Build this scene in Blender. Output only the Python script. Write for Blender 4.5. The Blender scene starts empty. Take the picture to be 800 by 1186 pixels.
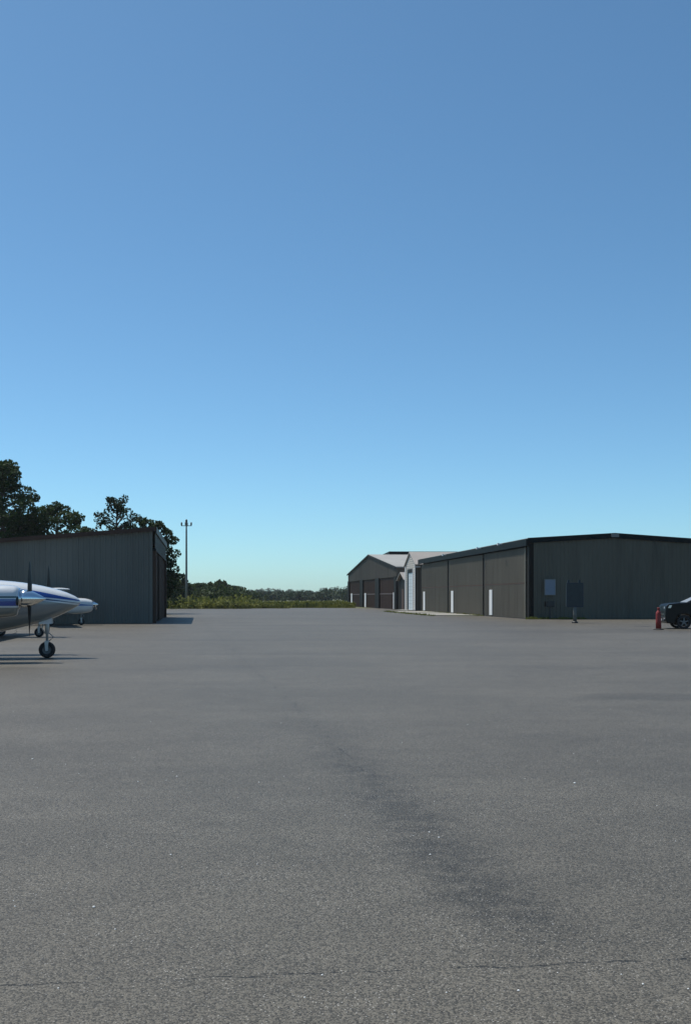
import bpy, bmesh, math, random
from mathutils import Vector, Matrix

scene = bpy.context.scene
C = scene.collection
PI = math.pi

# ------------------------------------------------------------------ camera frame of the photograph (800 x 1186)
F, HY, CX, CH = 1250.0, 691.5, 400.0, 1.6

def X_at(px, Y): return (px - CX) / F * Y
def Z_at(py, Y): return CH - (py - HY) / F * Y

# ------------------------------------------------------------------ materials
def new_mat(name):
    m = bpy.data.materials.new(name); m.use_nodes = True
    nt = m.node_tree
    return m, nt, nt.nodes['Principled BSDF'], nt.nodes['Material Output']

def mat(name, col, rough=.6, metal=0.0, var=.12, scale=1.5, streak=None, bump=0.0, bscale=8.0, spec=None, coat=0.0, dirt=None):
    """Principled surface whose colour wanders a little with object-space noise."""
    m, nt, b, out = new_mat(name)
    N, L = nt.nodes, nt.links
    tc = N.new('ShaderNodeTexCoord')
    mp = N.new('ShaderNodeMapping'); L.new(tc.outputs['Object'], mp.inputs[0])
    mp.inputs['Scale'].default_value = streak or (1, 1, 1)
    nz = N.new('ShaderNodeTexNoise'); nz.inputs['Scale'].default_value = scale
    nz.inputs['Detail'].default_value = 5; nz.inputs['Roughness'].default_value = .65
    L.new(mp.outputs[0], nz.inputs['Vector'])
    mr = N.new('ShaderNodeMapRange')
    mr.inputs[1].default_value = .25; mr.inputs[2].default_value = .75
    mr.inputs[3].default_value = 1 - var; mr.inputs[4].default_value = 1 + var
    L.new(nz.outputs['Fac'], mr.inputs[0])
    mx = N.new('ShaderNodeMix'); mx.data_type = 'RGBA'; mx.blend_type = 'MULTIPLY'; mx.inputs[0].default_value = 1
    mx.inputs[6].default_value = (*col, 1)
    L.new(mr.outputs[0], mx.inputs[7])
    last = mx.outputs[2]
    if dirt:
        n2 = N.new('ShaderNodeTexNoise'); n2.inputs['Scale'].default_value = dirt[1]; n2.inputs['Detail'].default_value = 6
        m2 = N.new('ShaderNodeMapping'); m2.inputs['Scale'].default_value = (1, 1, .12); m2.inputs['Location'].default_value = (7, 3, 1)
        L.new(tc.outputs['Object'], m2.inputs[0]); L.new(m2.outputs[0], n2.inputs['Vector'])
        r2 = N.new('ShaderNodeMapRange'); r2.inputs[1].default_value = .52; r2.inputs[2].default_value = .75; r2.inputs[4].default_value = dirt[2]
        L.new(n2.outputs['Fac'], r2.inputs[0])
        x2 = N.new('ShaderNodeMix'); x2.data_type = 'RGBA'; L.new(r2.outputs[0], x2.inputs[0])
        L.new(last, x2.inputs[6]); x2.inputs[7].default_value = (*dirt[0], 1)
        last = x2.outputs[2]
    L.new(last, b.inputs['Base Color'])
    b.inputs['Roughness'].default_value = rough
    b.inputs['Metallic'].default_value = metal
    b.inputs['Coat Weight'].default_value = coat
    if spec is not None: b.inputs['Specular IOR Level'].default_value = spec
    if bump:
        bz = N.new('ShaderNodeTexNoise'); bz.inputs['Scale'].default_value = bscale
        L.new(tc.outputs['Object'], bz.inputs['Vector'])
        bp = N.new('ShaderNodeBump'); bp.inputs['Strength'].default_value = bump; bp.inputs['Distance'].default_value = .02
        L.new(bz.outputs['Fac'], bp.inputs['Height']); L.new(bp.outputs[0], b.inputs['Normal'])
    return m

def leaf_mat(name, dark, light, scale=.7, trans=.3):
    m, nt, b, out = new_mat(name)
    N, L = nt.nodes, nt.links
    tc = N.new('ShaderNodeTexCoord')
    nz = N.new('ShaderNodeTexNoise'); nz.inputs['Scale'].default_value = scale; nz.inputs['Detail'].default_value = 6
    nz.inputs['Roughness'].default_value = .8
    L.new(tc.outputs['Object'], nz.inputs['Vector'])
    cr = N.new('ShaderNodeValToRGB'); cr.color_ramp.elements[0].position = .35; cr.color_ramp.elements[1].position = .68
    cr.color_ramp.elements[0].color = (*dark, 1); cr.color_ramp.elements[1].color = (*light, 1)
    L.new(nz.outputs['Fac'], cr.inputs[0]); L.new(cr.outputs[0], b.inputs['Base Color'])
    b.inputs['Roughness'].default_value = .75; b.inputs['Specular IOR Level'].default_value = .2
    tr = N.new('ShaderNodeBsdfTranslucent'); L.new(cr.outputs[0], tr.inputs[0])
    ms = N.new('ShaderNodeMixShader'); ms.inputs[0].default_value = trans
    L.new(b.outputs[0], ms.inputs[1]); L.new(tr.outputs[0], ms.inputs[2]); L.new(ms.outputs[0], out.inputs[0])
    return m

M = {}
M['wall_grey']   = mat('grey ribbed steel', (.142, .144, .128), .55, 0, .10, .5, (1, 1, .15), dirt=((.08, .08, .072), 1.2, .22), spec=.12)
M['wall_olive']  = mat('olive grey ribbed steel', (.122, .114, .090), .6, 0, .12, .4, (1, 1, .2), dirt=((.04, .04, .035), 1.0, .4), spec=.12)
M['door_bronze'] = mat('bronze door steel', (.160, .143, .112), .6, 0, .10, .6, (1, 1, .2), dirt=((.06, .055, .045), 1.5, .35), spec=.12)
M['door_brown']  = mat('brown door steel', (.078, .050, .038), .6, 0, .15, .6, (1, 1, .2), spec=.12)
M['trim_dark']   = mat('dark bronze trim', (.012, .0105, .0085), .6, 0, .15, 2, spec=.12)
M['fascia_green'] = mat('dark green fascia', (.006, .010, .011), .6, 0, .15, 1, spec=.12)
M['roof_white']  = mat('galvanised roof', (.31, .295, .255), .5, 0, .10, .25, dirt=((.22, .20, .18), .5, .5))
M['roof_pink']   = mat('pale weathered roof', (.29, .265, .235), .5, 0, .12, .3)
M['white_paint'] = mat('white paint', (.72, .72, .70), .5, 0, .06, 2)
M['white_siding'] = mat('off white siding', (.47, .43, .37), .6, 0, .10, .7)
M['pale_door']   = mat('pale blue roll door', (.50, .56, .58), .5, 0, .06, 1)
M['taupe']       = mat('taupe ribbed steel', (.135, .118, .096), .6, 0, .1, .3, (1, 1, .2), dirt=((.055, .05, .045), .8, .4), spec=.12)
M['concrete']    = mat('pale concrete', (.23, .22, .19), .85, 0, .12, .8, bump=.2)
M['galv']        = mat('galvanised steel', (.42, .43, .43), .45, .6, .1, 2)
M['pole_grey']   = mat('weathered pole', (.20, .20, .19), .6, .2, .1, 2)
M['rubber']      = mat('black rubber', (.018, .018, .019), .8, 0, .2, 8)
M['black']       = mat('black metal', (.012, .013, .014), .45, 0, .2, 3)
M['navy']        = mat('navy painted board', (.006, .016, .028), .5, 0, .2, 3)
M['sign_blue']   = mat('pale blue panel', (.17, .205, .26), .5, 0, .08, 4)
M['chrome']      = mat('polished metal', (.82, .83, .84), .12, 1.0, .03, 3)
M['red_plastic'] = mat('faded red plastic', (.21, .013, .010), .55, 0, .12, 5)
M['reflect']     = mat('reflective white band', (.80, .80, .78), .35, 0, .05, 6)
M['car_black']   = mat('black car paint', (.004, .0045, .005), .35, 0, .1, 2, spec=.2, coat=.12)
M['glass_dark']  = mat('tinted glass', (.02, .024, .027), .06, 0, .05, 2, spec=.8)
M['lens']        = mat('clear lens', (.75, .77, .78), .1, .5, .05, 9)
M['prop']        = mat('prop blade', (.03, .03, .03), .4, .3, .1, 6)
M['gear']        = mat('gear leg paint', (.45, .46, .46), .4, .4, .1, 8)
M['bark']        = mat('bark', (.075, .058, .045), .9, 0, .3, 4, (1, 1, .25))
M['leaf_dark']   = leaf_mat('dark oak leaves', (.012, .026, .009), (.055, .088, .028), .9)
M['leaf_pine']   = leaf_mat('pine needles', (.012, .026, .012), (.035, .062, .026), 1.2, .2)
M['leaf_mid']    = leaf_mat('mid green leaves', (.020, .036, .013), (.065, .09, .028), .8)
M['leaf_brush']  = leaf_mat('brush leaves', (.05, .066, .015), (.22, .225, .05), .22, .35)
M['leaf_far']    = leaf_mat('far forest leaves', (.012, .024, .012), (.042, .068, .028), .06, .2)

# ------------------------------------------------------------------ mesh builder
class MB:
    def __init__(s): s.v = []; s.f = []; s.sm = []
    def add(s, vs, fs, smooth=False):
        o = len(s.v); s.v += [tuple(v) for v in vs]
        for f in fs: s.f.append(tuple(i + o for i in f)); s.sm.append(smooth)
        return s
    def box(s, a, b):
        x0, y0, z0 = a; x1, y1, z1 = b
        return s.add([(x0,y0,z0),(x1,y0,z0),(x1,y1,z0),(x0,y1,z0),(x0,y0,z1),(x1,y0,z1),(x1,y1,z1),(x0,y1,z1)],
                     [(0,3,2,1),(4,5,6,7),(0,1,5,4),(1,2,6,5),(2,3,7,6),(3,0,4,7)])
    def hexa(s, p):   # eight points, bottom ring then top ring
        return s.add(p, [(0,3,2,1),(4,5,6,7),(0,1,5,4),(1,2,6,5),(2,3,7,6),(3,0,4,7)])
    def prism(s, pts, axis, a, b):   # polygon in the two other axes, extruded along axis from a to b
        def mk(p, t):
            return {'x': (t, p[0], p[1]), 'y': (p[0], t, p[1]), 'z': (p[0], p[1], t)}[axis]
        n = len(pts)
        vs = [mk(p, a) for p in pts] + [mk(p, b) for p in pts]
        fs = [tuple(range(n))[::-1], tuple(range(n, 2*n))] + [(i, (i+1) % n, n + (i+1) % n, n + i) for i in range(n)]
        return s.add(vs, fs)
    def rings(s, rs, cap=True, smooth=True):
        n = len(rs[0]); vs = [p for r in rs for p in r]; fs = []
        for k in range(len(rs) - 1):
            for i in range(n):
                j = (i + 1) % n
                fs.append((k*n+i, k*n+j, (k+1)*n+j, (k+1)*n+i))
        o = len(s.v); s.add(vs, fs, smooth)
        if cap:
            s.f.append(tuple(o + i for i in range(n))[::-1]); s.sm.append(False)
            s.f.append(tuple(o + (len(rs)-1)*n + i for i in range(n))); s.sm.append(False)
        return s
    def lathe(s, prof, c=(0,0,0), axis='z', n=20, cap=True, smooth=True):
        rs = []
        for r, t in prof:
            ring = []
            for i in range(n):
                a = 2*PI*i/n; u, w = r*math.cos(a), r*math.sin(a)
                p = {'z': (u, w, t), 'x': (t, u, w), 'y': (w, t, u)}[axis]
                ring.append((p[0]+c[0], p[1]+c[1], p[2]+c[2]))
            rs.append(ring)
        return s.rings(rs, cap, smooth)
    def tube(s, pts, rad, n=8, smooth=True):
        pts = [Vector(p) for p in pts]
        if not isinstance(rad, (list, tuple)): rad = [rad]*len(pts)
        rs = []
        for i, p in enumerate(pts):
            d = (pts[min(i+1, len(pts)-1)] - pts[max(i-1, 0)]).normalized()
            up = Vector((0,0,1)) if abs(d.z) < .9 else Vector((1,0,0))
            a = d.cross(up).normalized(); b = a.cross(d).normalized()
            rs.append([tuple(p + (a*math.cos(2*PI*k/n) + b*math.sin(2*PI*k/n))*rad[i]) for k in range(n)])
        return s.rings(rs, True, smooth)
    def build(s, name, m, parent=None, bevel=0.0, fix=True):
        me = bpy.data.meshes.new(name); me.from_pydata(s.v, [], s.f)
        me.polygons.foreach_set('use_smooth', s.sm)
        if fix:
            bm = bmesh.new(); bm.from_mesh(me); bmesh.ops.recalc_face_normals(bm, faces=bm.faces); bm.to_mesh(me); bm.free()
        me.materials.append(m); me.update()
        o = bpy.data.objects.new(name, me); C.objects.link(o)
        if parent is not None: o.parent = parent
        if bevel:
            md = o.modifiers.new('bevel', 'BEVEL'); md.width = bevel; md.segments = 2; md.limit_method = 'ANGLE'; md.angle_limit = math.radians(40)
        return o

def tag(o, label=None, cat=None, group=None, kind=None):
    if label: o['label'] = label
    if cat: o['category'] = cat
    if group: o['group'] = group
    if kind: o['kind'] = kind
    return o

def thing(name, label, cat, loc=(0,0,0), rz=0.0, group=None):
    o = bpy.data.objects.new(name, None); C.objects.link(o)
    o.location = loc; o.rotation_euler = (0, 0, rz); o.empty_display_size = .3
    return tag(o, label, cat, group)

def copy_tree(o, parent=None):
    c = o.copy(); C.objects.link(c)
    if parent is not None: c.parent = parent
    for ch in list(o.children): copy_tree(ch, c)
    return c

def ribbed(mb, p0, p1, z0, ztop, pitch=.3, depth=.035, flat=.55):
    """Trapezoid-profile sheet steel from p0 to p1 (outward side is to the right of p0->p1)."""
    p0, p1 = Vector(p0), Vector(p1); d = p1 - p0; Lg = d.length; d.normalize(); n = Vector((d.y, -d.x))
    ss = []; k = max(1, round(Lg / pitch)); pt = Lg / k
    for i in range(k):
        b = i * pt
        ss += [(b, 0), (b + pt*flat, 0), (b + pt*(flat+.1), depth), (b + pt*.9, depth)]
    ss.append((Lg, 0))
    vs, fs = [], []
    for s_, off in ss:
        q = p0 + d*s_ + n*off
        zt = ztop(s_ / Lg) if callable(ztop) else ztop
        zb = z0(s_ / Lg) if callable(z0) else z0
        vs += [(q.x, q.y, zb), (q.x, q.y, zt)]
    for i in range(len(ss) - 1): fs.append((2*i, 2*i+2, 2*i+3, 2*i+1))
    mb.add(vs, fs); return mb

# ------------------------------------------------------------------ ground, apron, verges
def asphalt_mat():
    m, nt, b, out = new_mat('weathered asphalt'); N, L = nt.nodes, nt.links
    tc = N.new('ShaderNodeTexCoord'); obj = tc.outputs['Object']
    sep = N.new('ShaderNodeSeparateXYZ'); L.new(obj, sep.inputs[0])
    def math_(op, a, bb=None, c=None, clamp=False):
        n = N.new('ShaderNodeMath'); n.operation = op; n.use_clamp = clamp
        for i, v in enumerate((a, bb, c)):
            if v is None: continue
            if isinstance(v, (int, float)): n.inputs[i].default_value = v
            else: L.new(v, n.inputs[i])
        return n.outputs[0]
    def noise(scale, det=4, rough=.6, vec=None, sc=None):
        n = N.new('ShaderNodeTexNoise'); n.inputs['Scale'].default_value = scale; n.inputs['Detail'].default_value = det
        n.inputs['Roughness'].default_value = rough
        if sc:
            mp = N.new('ShaderNodeMapping'); mp.inputs['Scale'].default_value = sc; L.new(obj, mp.inputs[0]); L.new(mp.outputs[0], n.inputs['Vector'])
        else: L.new(obj, n.inputs['Vector'])
        return n.outputs['Fac']
    def rng(x, a, b_, c, d):
        n = N.new('ShaderNodeMapRange'); L.new(x, n.inputs[0]); n.interpolation_type = 'SMOOTHSTEP'
        for i, v in enumerate((a, b_, c, d)): n.inputs[i+1].default_value = v
        return n.outputs[0]
    val = rng(noise(.05, 3, .55, sc=(1, .55, 1)), .3, .7, .90, 1.10)
    val = math_('MULTIPLY', val, rng(noise(.32, 5, .65, sc=(.6, 1, 1)), .3, .7, .87, 1.11))
    val = math_('MULTIPLY', val, rng(noise(2.2, 4, .7), .3, .72, .93, 1.06))
    # aggregate: stone by stone brightness, a few pale chips
    vo = N.new('ShaderNodeTexVoronoi'); vo.inputs['Scale'].default_value = 120; L.new(obj, vo.inputs['Vector'])
    sc_ = N.new('ShaderNodeSeparateColor'); L.new(vo.outputs['Color'], sc_.inputs[0])
    stone = rng(sc_.outputs[0], 0, 1, .42, 1.44)
    pale = math_('GREATER_THAN', sc_.outputs[1], .945)
    core = math_('LESS_THAN', vo.outputs['Distance'], .42)
    pale = math_('MULTIPLY', pale, core)
    pale = math_('MULTIPLY', pale, rng(noise(1.1, 3), .35, .65, .4, 1.0))
    val = math_('MULTIPLY', val, stone)
    val = math_('MULTIPLY', val, rng(noise(210, 2, .7), .25, .75, .62, 1.34))
    X, Y = sep.outputs[0], sep.outputs[1]
    # damp dark track running away from the camera
    wob = math_('MULTIPLY', math_('SUBTRACT', noise(.45, 3, .5), .5), .55)
    d = math_('ADD', math_('ADD', X, math_('MULTIPLY', Y, .156)), -1.66)
    d = math_('ABSOLUTE', math_('ADD', d, wob))
    trk = rng(d, .0, .60, 1, 0)
    trk = math_('MULTIPLY', trk, rng(Y, 4.6, 5.5, .3, 1))
    trk = math_('MULTIPLY', trk, rng(Y, 6.6, 16, 1, .28))
    trk = math_('MULTIPLY', trk, rng(noise(3.4, 7, .85), .34, .62, .15, 1))
    val = math_('MULTIPLY', val, rng(trk, 0, 1, 1, .54))
    # broad worn bands across the apron
    band = rng(noise(.12, 3, .6, sc=(.25, 1.3, 1)), .50, .66, 1, .83)
    val = math_('MULTIPLY', val, band)
    # oil spots near the parked machines
    for (ox, oy, orx, ory, k) in ((16.2, 58.5, .6, 1.1, .55), (8.6, 60, 1.5, 1.0, .75), (10.6, 61, 1.4, .9, .72), (5.2, 17.2, 1.9, .9, .72), (-7.5, 24, 1.2, .7, .75)):
        e = math_('ADD', math_('POWER', math_('DIVIDE', math_('SUBTRACT', X, ox), orx), 2), math_('POWER', math_('DIVIDE', math_('SUBTRACT', Y, oy), ory), 2))
        e = math_('ADD', e, math_('MULTIPLY', math_('SUBTRACT', noise(1.3, 4), .5), 1.2))
        val = math_('MULTIPLY', val, rng(e, .1, 1.1, k, 1))
    # cracks
    cn = math_('MULTIPLY', math_('SUBTRACT', noise(3.2, 5, .7), .5), .16)
    c1 = math_('ABSOLUTE', math_('ADD', math_('ADD', math_('SUBTRACT', Y, math_('MULTIPLY', X, .115)), -4.585), cn))
    c1 = math_('LESS_THAN', c1, rng(noise(3.5, 3), .36, .58, 0, .0065))
    cn2 = math_('MULTIPLY', math_('SUBTRACT', noise(1.2, 4, .7), .5), .35)
    c2 = math_('ABSOLUTE', math_('ADD', math_('ADD', math_('ADD', X, math_('MULTIPLY', Y, .156)), -1.72), cn2))
    c2 = math_('LESS_THAN', c2, rng(noise(1.4, 3), .42, .6, 0, .011))
    c2 = math_('MULTIPLY', c2, math_('GREATER_THAN', Y, 9.5))
    c3 = math_('ABSOLUTE', math_('ADD', math_('ADD', math_('SUBTRACT', Y, math_('MULTIPLY', X, .9)), -26.5), math_('MULTIPLY', cn2, 2)))
    c3 = math_('MULTIPLY', math_('LESS_THAN', c3, rng(noise(.9, 3), .42, .6, 0, .03)), math_('LESS_THAN', X, -4.5))
    crack = math_('MAXIMUM', math_('MAXIMUM', c1, math_('MULTIPLY', c2, .6)), math_('MULTIPLY', c3, .5))
    val = math_('MULTIPLY', val, math_('SUBTRACT', 1, math_('MULTIPLY', crack, .75)))
    base = N.new('ShaderNodeMix'); base.data_type = 'RGBA'; base.blend_type = 'MULTIPLY'; base.inputs[0].default_value = 1
    base.inputs[6].default_value = (ASPH*1.07, ASPH*.97, ASPH*.77, 1)
    L.new(val, base.inputs[7])
    mx = N.new('ShaderNodeMix'); mx.data_type = 'RGBA'; L.new(math_('MULTIPLY', pale, .8), mx.inputs[0])
    L.new(base.outputs[2], mx.inputs[6]); mx.inputs[7].default_value = (.42, .41, .38, 1)
    L.new(mx.outputs[2], b.inputs['Base Color'])
    b.inputs['Roughness'].default_value = .55; b.inputs['Specular IOR Level'].default_value = .25
    bp = N.new('ShaderNodeBump'); bp.inputs['Strength'].default_value = .55; bp.inputs['Distance'].default_value = .004
    hgt = math_('ADD', math_('SUBTRACT', 1, vo.outputs['Distance']), math_('MULTIPLY', noise(320, 2), .5))
    hgt = math_('SUBTRACT', hgt, math_('MULTIPLY', crack, 2))
    L.new(hgt, bp.inputs['Height']); L.new(bp.outputs[0], b.inputs['Normal'])
    return m
ASPH = .094

def ground_mat():
    m, nt, b, out = new_mat('rough grass ground'); N, L = nt.nodes, nt.links
    tc = N.new('ShaderNodeTexCoord')
    n1 = N.new('ShaderNodeTexNoise'); n1.inputs['Scale'].default_value = .06; n1.inputs['Detail'].default_value = 8; L.new(tc.outputs['Object'], n1.inputs['Vector'])
    cr = N.new('ShaderNodeValToRGB'); e = cr.color_ramp.elements
    e[0].position = .35; e[0].color = (.05, .07, .02, 1); e[1].position = .65; e[1].color = (.12, .12, .05, 1)
    L.new(n1.outputs['Fac'], cr.inputs[0]); L.new(cr.outputs[0], b.inputs['Base Color']); b.inputs['Roughness'].default_value = .95
    return m

tag(MB().add([(-1450,-350,0),(1450,-350,0),(1450,1450,0),(-1450,1450,0)], [(0,1,2,3)]).build('ground', ground_mat()), 'rough grassland around the apron', None, None, 'structure')

rnd = random.Random(4)
far = []
x = 62.0
edge = [(70, 150), (1.0, 156), (-6, 158), (-13, 150), (-21, 146), (-24.2, 145), (-26.5, 150), (-34, 149), (-75, 148)]
for i in range(len(edge)-1):
    (xa, ya), (xb, yb) = edge[i], edge[i+1]; k = max(2, int(abs(xb-xa)/1.2))
    for j in range(k):
        t = j/k; far.append((xa+(xb-xa)*t, ya+(yb-ya)*t + rnd.uniform(-.5, .5)))
poly = [(-75, -40, .004), (70, -40, .004)] + [(a, b_, .004) for a, b_ in far] + [(-75, 148, .004)]
ap = MB().add(poly, [tuple(range(len(poly)))]).build('tarmac', asphalt_mat())
tag(ap, 'grey asphalt apron with a dark stained track and fine cracks', None, None, 'structure')

# loose pale chips of stone on the asphalt
st = MB(); rs = random.Random(11)
spots = [(665,908,.011),(497,965,.007),(508,971,.007),(498,991,.007),(109,1052,.008),(38,880,.010),(600,1149,.006),(300,907,.007),(198,991,.006),(205,900,.007),(160,906,.006)]
for px, py, r in spots:
    Y = CH*F/(py-HY); st.lathe([(0.0004, -r*.6), (r*.8, -r*.4), (r, 0), (r*.6, r*.5), (.0004, r*.62)], (X_at(px, Y), Y, .004+r*.45), n=6, smooth=False)
for i in range(60):
    Y = 3.4 + 12*rs.random()**1.5; r = rs.uniform(.003, .005); x = rs.uniform(-.36, .36)*Y
    st.lathe([(0.0004, -r*.6), (r*.8, -r*.4), (r, 0), (r*.6, r*.5), (.0004, r*.62)], (x, Y, .004+r*.45), n=6, smooth=False)
tag(st.build('loose_gravel', mat('pale quartz chips', (.75, .74, .70), .4)), 'pale stone chips scattered over the near asphalt', None, None, 'stuff')

# ------------------------------------------------------------------ row of bronze hangars on the right
ROT_ROW = math.atan2(.111, 1)
row = thing('hangar_row', 'long low hangar building with three bronze doors and dark green roof edge', 'hangar', (13.25, 78, 0), ROT_ROW)
RL, RW, RE, RR = 43.8, 12.7, 5.72, 6.12      # length, width, eave, ridge
gt = lambda t: RE + (RR-RE)*(1-abs(2*t-1))
w = MB(); ribbed(w, (.32, 0), (RW, 0), .02, lambda t: gt(.025+.975*t)-.02, .30)
w.build('end_wall', M['wall_olive'], row)
w = MB(); ribbed(w, (RW, 0), (RW, RL), .02, RE-.02, .3); w.build('back_wall', M['wall_olive'], row)
w = MB(); ribbed(w, (RW, RL), (.32, RL), .02, lambda t: gt(t)-.02, .3); w.build('end_wall', M['wall_olive'], row)
rf = MB()
rf.prism([(-.12, RE), (RW/2, RR), (RW+.12, RE), (RW+.12, RE+.14), (RW/2, RR+.14), (-.12, RE+.14)], 'y', -.1, RL+.1)
rf.build('roof', M['roof_white'], row)
fa = MB(); fa.box((-.26, -.14, RE-.42), (-.125, RL+.14, RE+.075)); fa.build('fascia', M['fascia_green'], row)
for y0 in (-.16,):
    g = MB(); g.hexa([(-.14, y0, RE-.22), (-.14, y0+.055, RE-.22), (RW/2, y0+.055, RR-.22), (RW/2, y0, RR-.22), (-.14, y0, RE+.15), (-.14, y0+.055, RE+.15), (RW/2, y0+.055, RR+.15), (RW/2, y0, RR+.15)])
    g.hexa([(RW/2, y0, RR-.22), (RW/2, y0+.055, RR-.22), (RW+.14, y0+.055, RE-.22), (RW+.14, y0, RE-.22), (RW/2, y0, RR+.15), (RW/2, y0+.055, RR+.15), (RW+.14, y0+.055, RE+.15), (RW+.14, y0, RE+.15)])
    g.build('gable_trim', M['fascia_green'], row)
MB().box((-.02, -.05, 0), (.32, .34, RE-.24)).build('corner_trim', M['trim_dark'], row)
MB().box((RW/2-.28, -.24, RR-.16), (RW/2+.28, -.165, RR+.09)).build('ridge_cap', M['pole_grey'], row)
bays = [(.75, 13.4), (14.0, 28.0), (28.7, 42.9)]
for k, yy in enumerate((.38, 13.4, 28.0, 42.9)):
    MB().box((.02, yy, 0), (.34, yy + (.37 if k == 0 else .6 if k == 1 else .7 if k == 2 else .8), RE-.45)).build('post', M['trim_dark'], row)
MB().box((.03, .34, 0.0), (.09, RL, RE)).build('inner_wall', M['trim_dark'], row) if False else None
MB().box((.36, .35, RE-.45), (.5, RL-.02, RE-.02)).build('lintel', M['trim_dark'], row)
for k, (a, b_) in enumerate(bays):
    mid = 2.62
    dm = MB(); ribbed(dm, (-.02, b_), (-.02, a), .06, mid-.05, .24, .03)
    ribbed(dm, (-.02, b_), (-.02, a), mid+.05, RE-.5, .24, .03)
    d = dm.build('hangar_door', M['door_bronze'], row)
    rl = MB(); rl.box((-.035, a, mid-.05), (.02, b_, mid+.05)); rl.build('door_rail', M['door_brown'], d)
    MB().box((-.045, a, .0), (.02, b_, .06)).build('bottom_seal', M['rubber'], d)
    MB().box((-.075, a+.0, .06), (-.0, a+.14, RE-.5)).build('door_edge', mat('tan edge trim', (.17, .155, .115), .5), d) if k == 0 else None
    yw = b_ - (2.9, 2.3, 2.4)[k]
    wd = MB(); wd.box((-.115, yw, .12), (-.055, yw+.92, 2.2)); wd.build('walk_door', M['white_paint'], d)
# flood lamps under the fascia between doors
lamp0 = None
for k, yy in enumerate((6.6, 13.7, 28.3)):
    if lamp0 is None:
        lamp0 = MB(); lamp0.box((-.55, yy-.03, RE+.0), (-.265, yy+.03, RE+.05)); lamp0.box((-.66, yy-.12, RE-.06), (-.53, yy+.12, RE+.10))
        lamp0 = lamp0.build('eave_light', M['white_paint'], row)
    else:
        c = lamp0.copy(); C.objects.link(c); c.location.y = yy - 6.6
# fittings on its end wall
np_ = thing('notice_panel', 'pale blue panel fixed on the dark end wall near the hangar corner', 'panel', (14.75, 77.9, 0), ROT_ROW)
MB().box((-.37, .0, 1.78), (.37, .045, 2.84)).build('face', M['sign_blue'], np_)
fr = MB()
for a, b_ in (((-.42, -.012, 1.73), (-.37, .05, 2.89)), ((.37, -.012, 1.73), (.42, .05, 2.89)), ((-.37, -.012, 1.73), (.37, .05, 1.78)), ((-.37, -.012, 2.84), (.37, .05, 2.89))): fr.box(a, b_)
fr.build('frame', M['pole_grey'], np_)

ub = thing('utility_box', 'small black box on a thin post below the pale blue panel', 'utility box', (14.62, 77.3, 0), .08)
MB().box((-.04, -.04, 0), (.04, .04, .9)).build('post', M['black'], ub)
o = MB().box((-.30, -.16, .88), (.30, .16, 1.32)).build('box', M['black'], ub, .03)
MB().box((-.385, -.05, .93), (-.302, .05, 1.28)).build('side_hatch', M['trim_dark'], ub)

sb = thing('sign_board', 'dark navy board on a grey pedestal standing in front of the end wall', 'sign board', (14.05, 66.2, 0), .05)
MB().box((-.52, -.05, .98), (.52, .05, 2.48)).build('board', M['navy'], sb, .01)
for sx in (-.40, .27): MB().box((sx-.06, -.04, 2.482), (sx+.06, .04, 2.64)).build('post_cap', M['navy'], sb)
MB().lathe([(.11, .12), (.10, .979)], n=14).build('pedestal', M['wall_grey'], sb)
MB().lathe([(.20, .004), (.19, .08), (.12, .119)], (.0, 0, 0), n=14).build('foot', M['black'], sb)
MB().box((-.46, -.055, 1.06), (.46, -.0505, 2.40)).build('inset_panel', mat('faded navy sheet', (.018, .028, .032), .6, 0, .35, 2.5), sb)

# verge and concrete pads in front of the far doors
cr_, sr_ = math.cos(ROT_ROW), math.sin(ROT_ROW)
def rowp(x, y): return (13.25 + x*cr_ - y*sr_, 78 + x*sr_ + y*cr_)
def sheet(pts, z): return MB().add([(a, b_, z) for a, b_ in pts], [tuple(range(len(pts)))])
verge = []
for k in range(30): verge.append(rowp(-4.6 + rnd.uniform(-.25, .25) + (1.4 if k < 2 else 0), 13.6 + k*1.0))
verge += [rowp(-.05, 43.6), rowp(-.05, 13.4)]
tag(sheet(verge, .010).build('grass_verge', mat('thin grass', (.075, .095, .035), .95, 0, .4, 1.2)), 'thin grass verge along the hangar doors', None, None, 'structure')
for k, (a, b_) in enumerate(((14.4, 27.6), (29.2, 42.4))):
    p = MB(); q = [rowp(-.06, a), rowp(-.06, b_), rowp(-4.0, b_-.3), rowp(-4.0, a+.3)]
    p.add([(c[0], c[1], .012) for c in q] + [(c[0], c[1], .055) for c in q], [(0,1,2,3),(4,5,6,7),(0,1,5,4),(1,2,6,5),(2,3,7,6),(3,0,4,7)])
    tag(p.build('concrete_pad', M['concrete']), 'pale concrete pad before the ' + ('middle' if k == 0 else 'far') + ' bronze door', None, None, 'structure')
vg = []
for k in range(16): vg.append(rowp(-.3 + k*.32, -.9 + rnd.uniform(-.12, .12) + k*.03))
vg += [rowp(4.8, -.06), rowp(-.3, -.06)]
tag(sheet(vg, .010).build('grass_strip', mat('bright thin grass', (.10, .14, .035), .95, 0, .4, 2)), 'thin grass at the foot of the end wall', None, None, 'structure')

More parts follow.
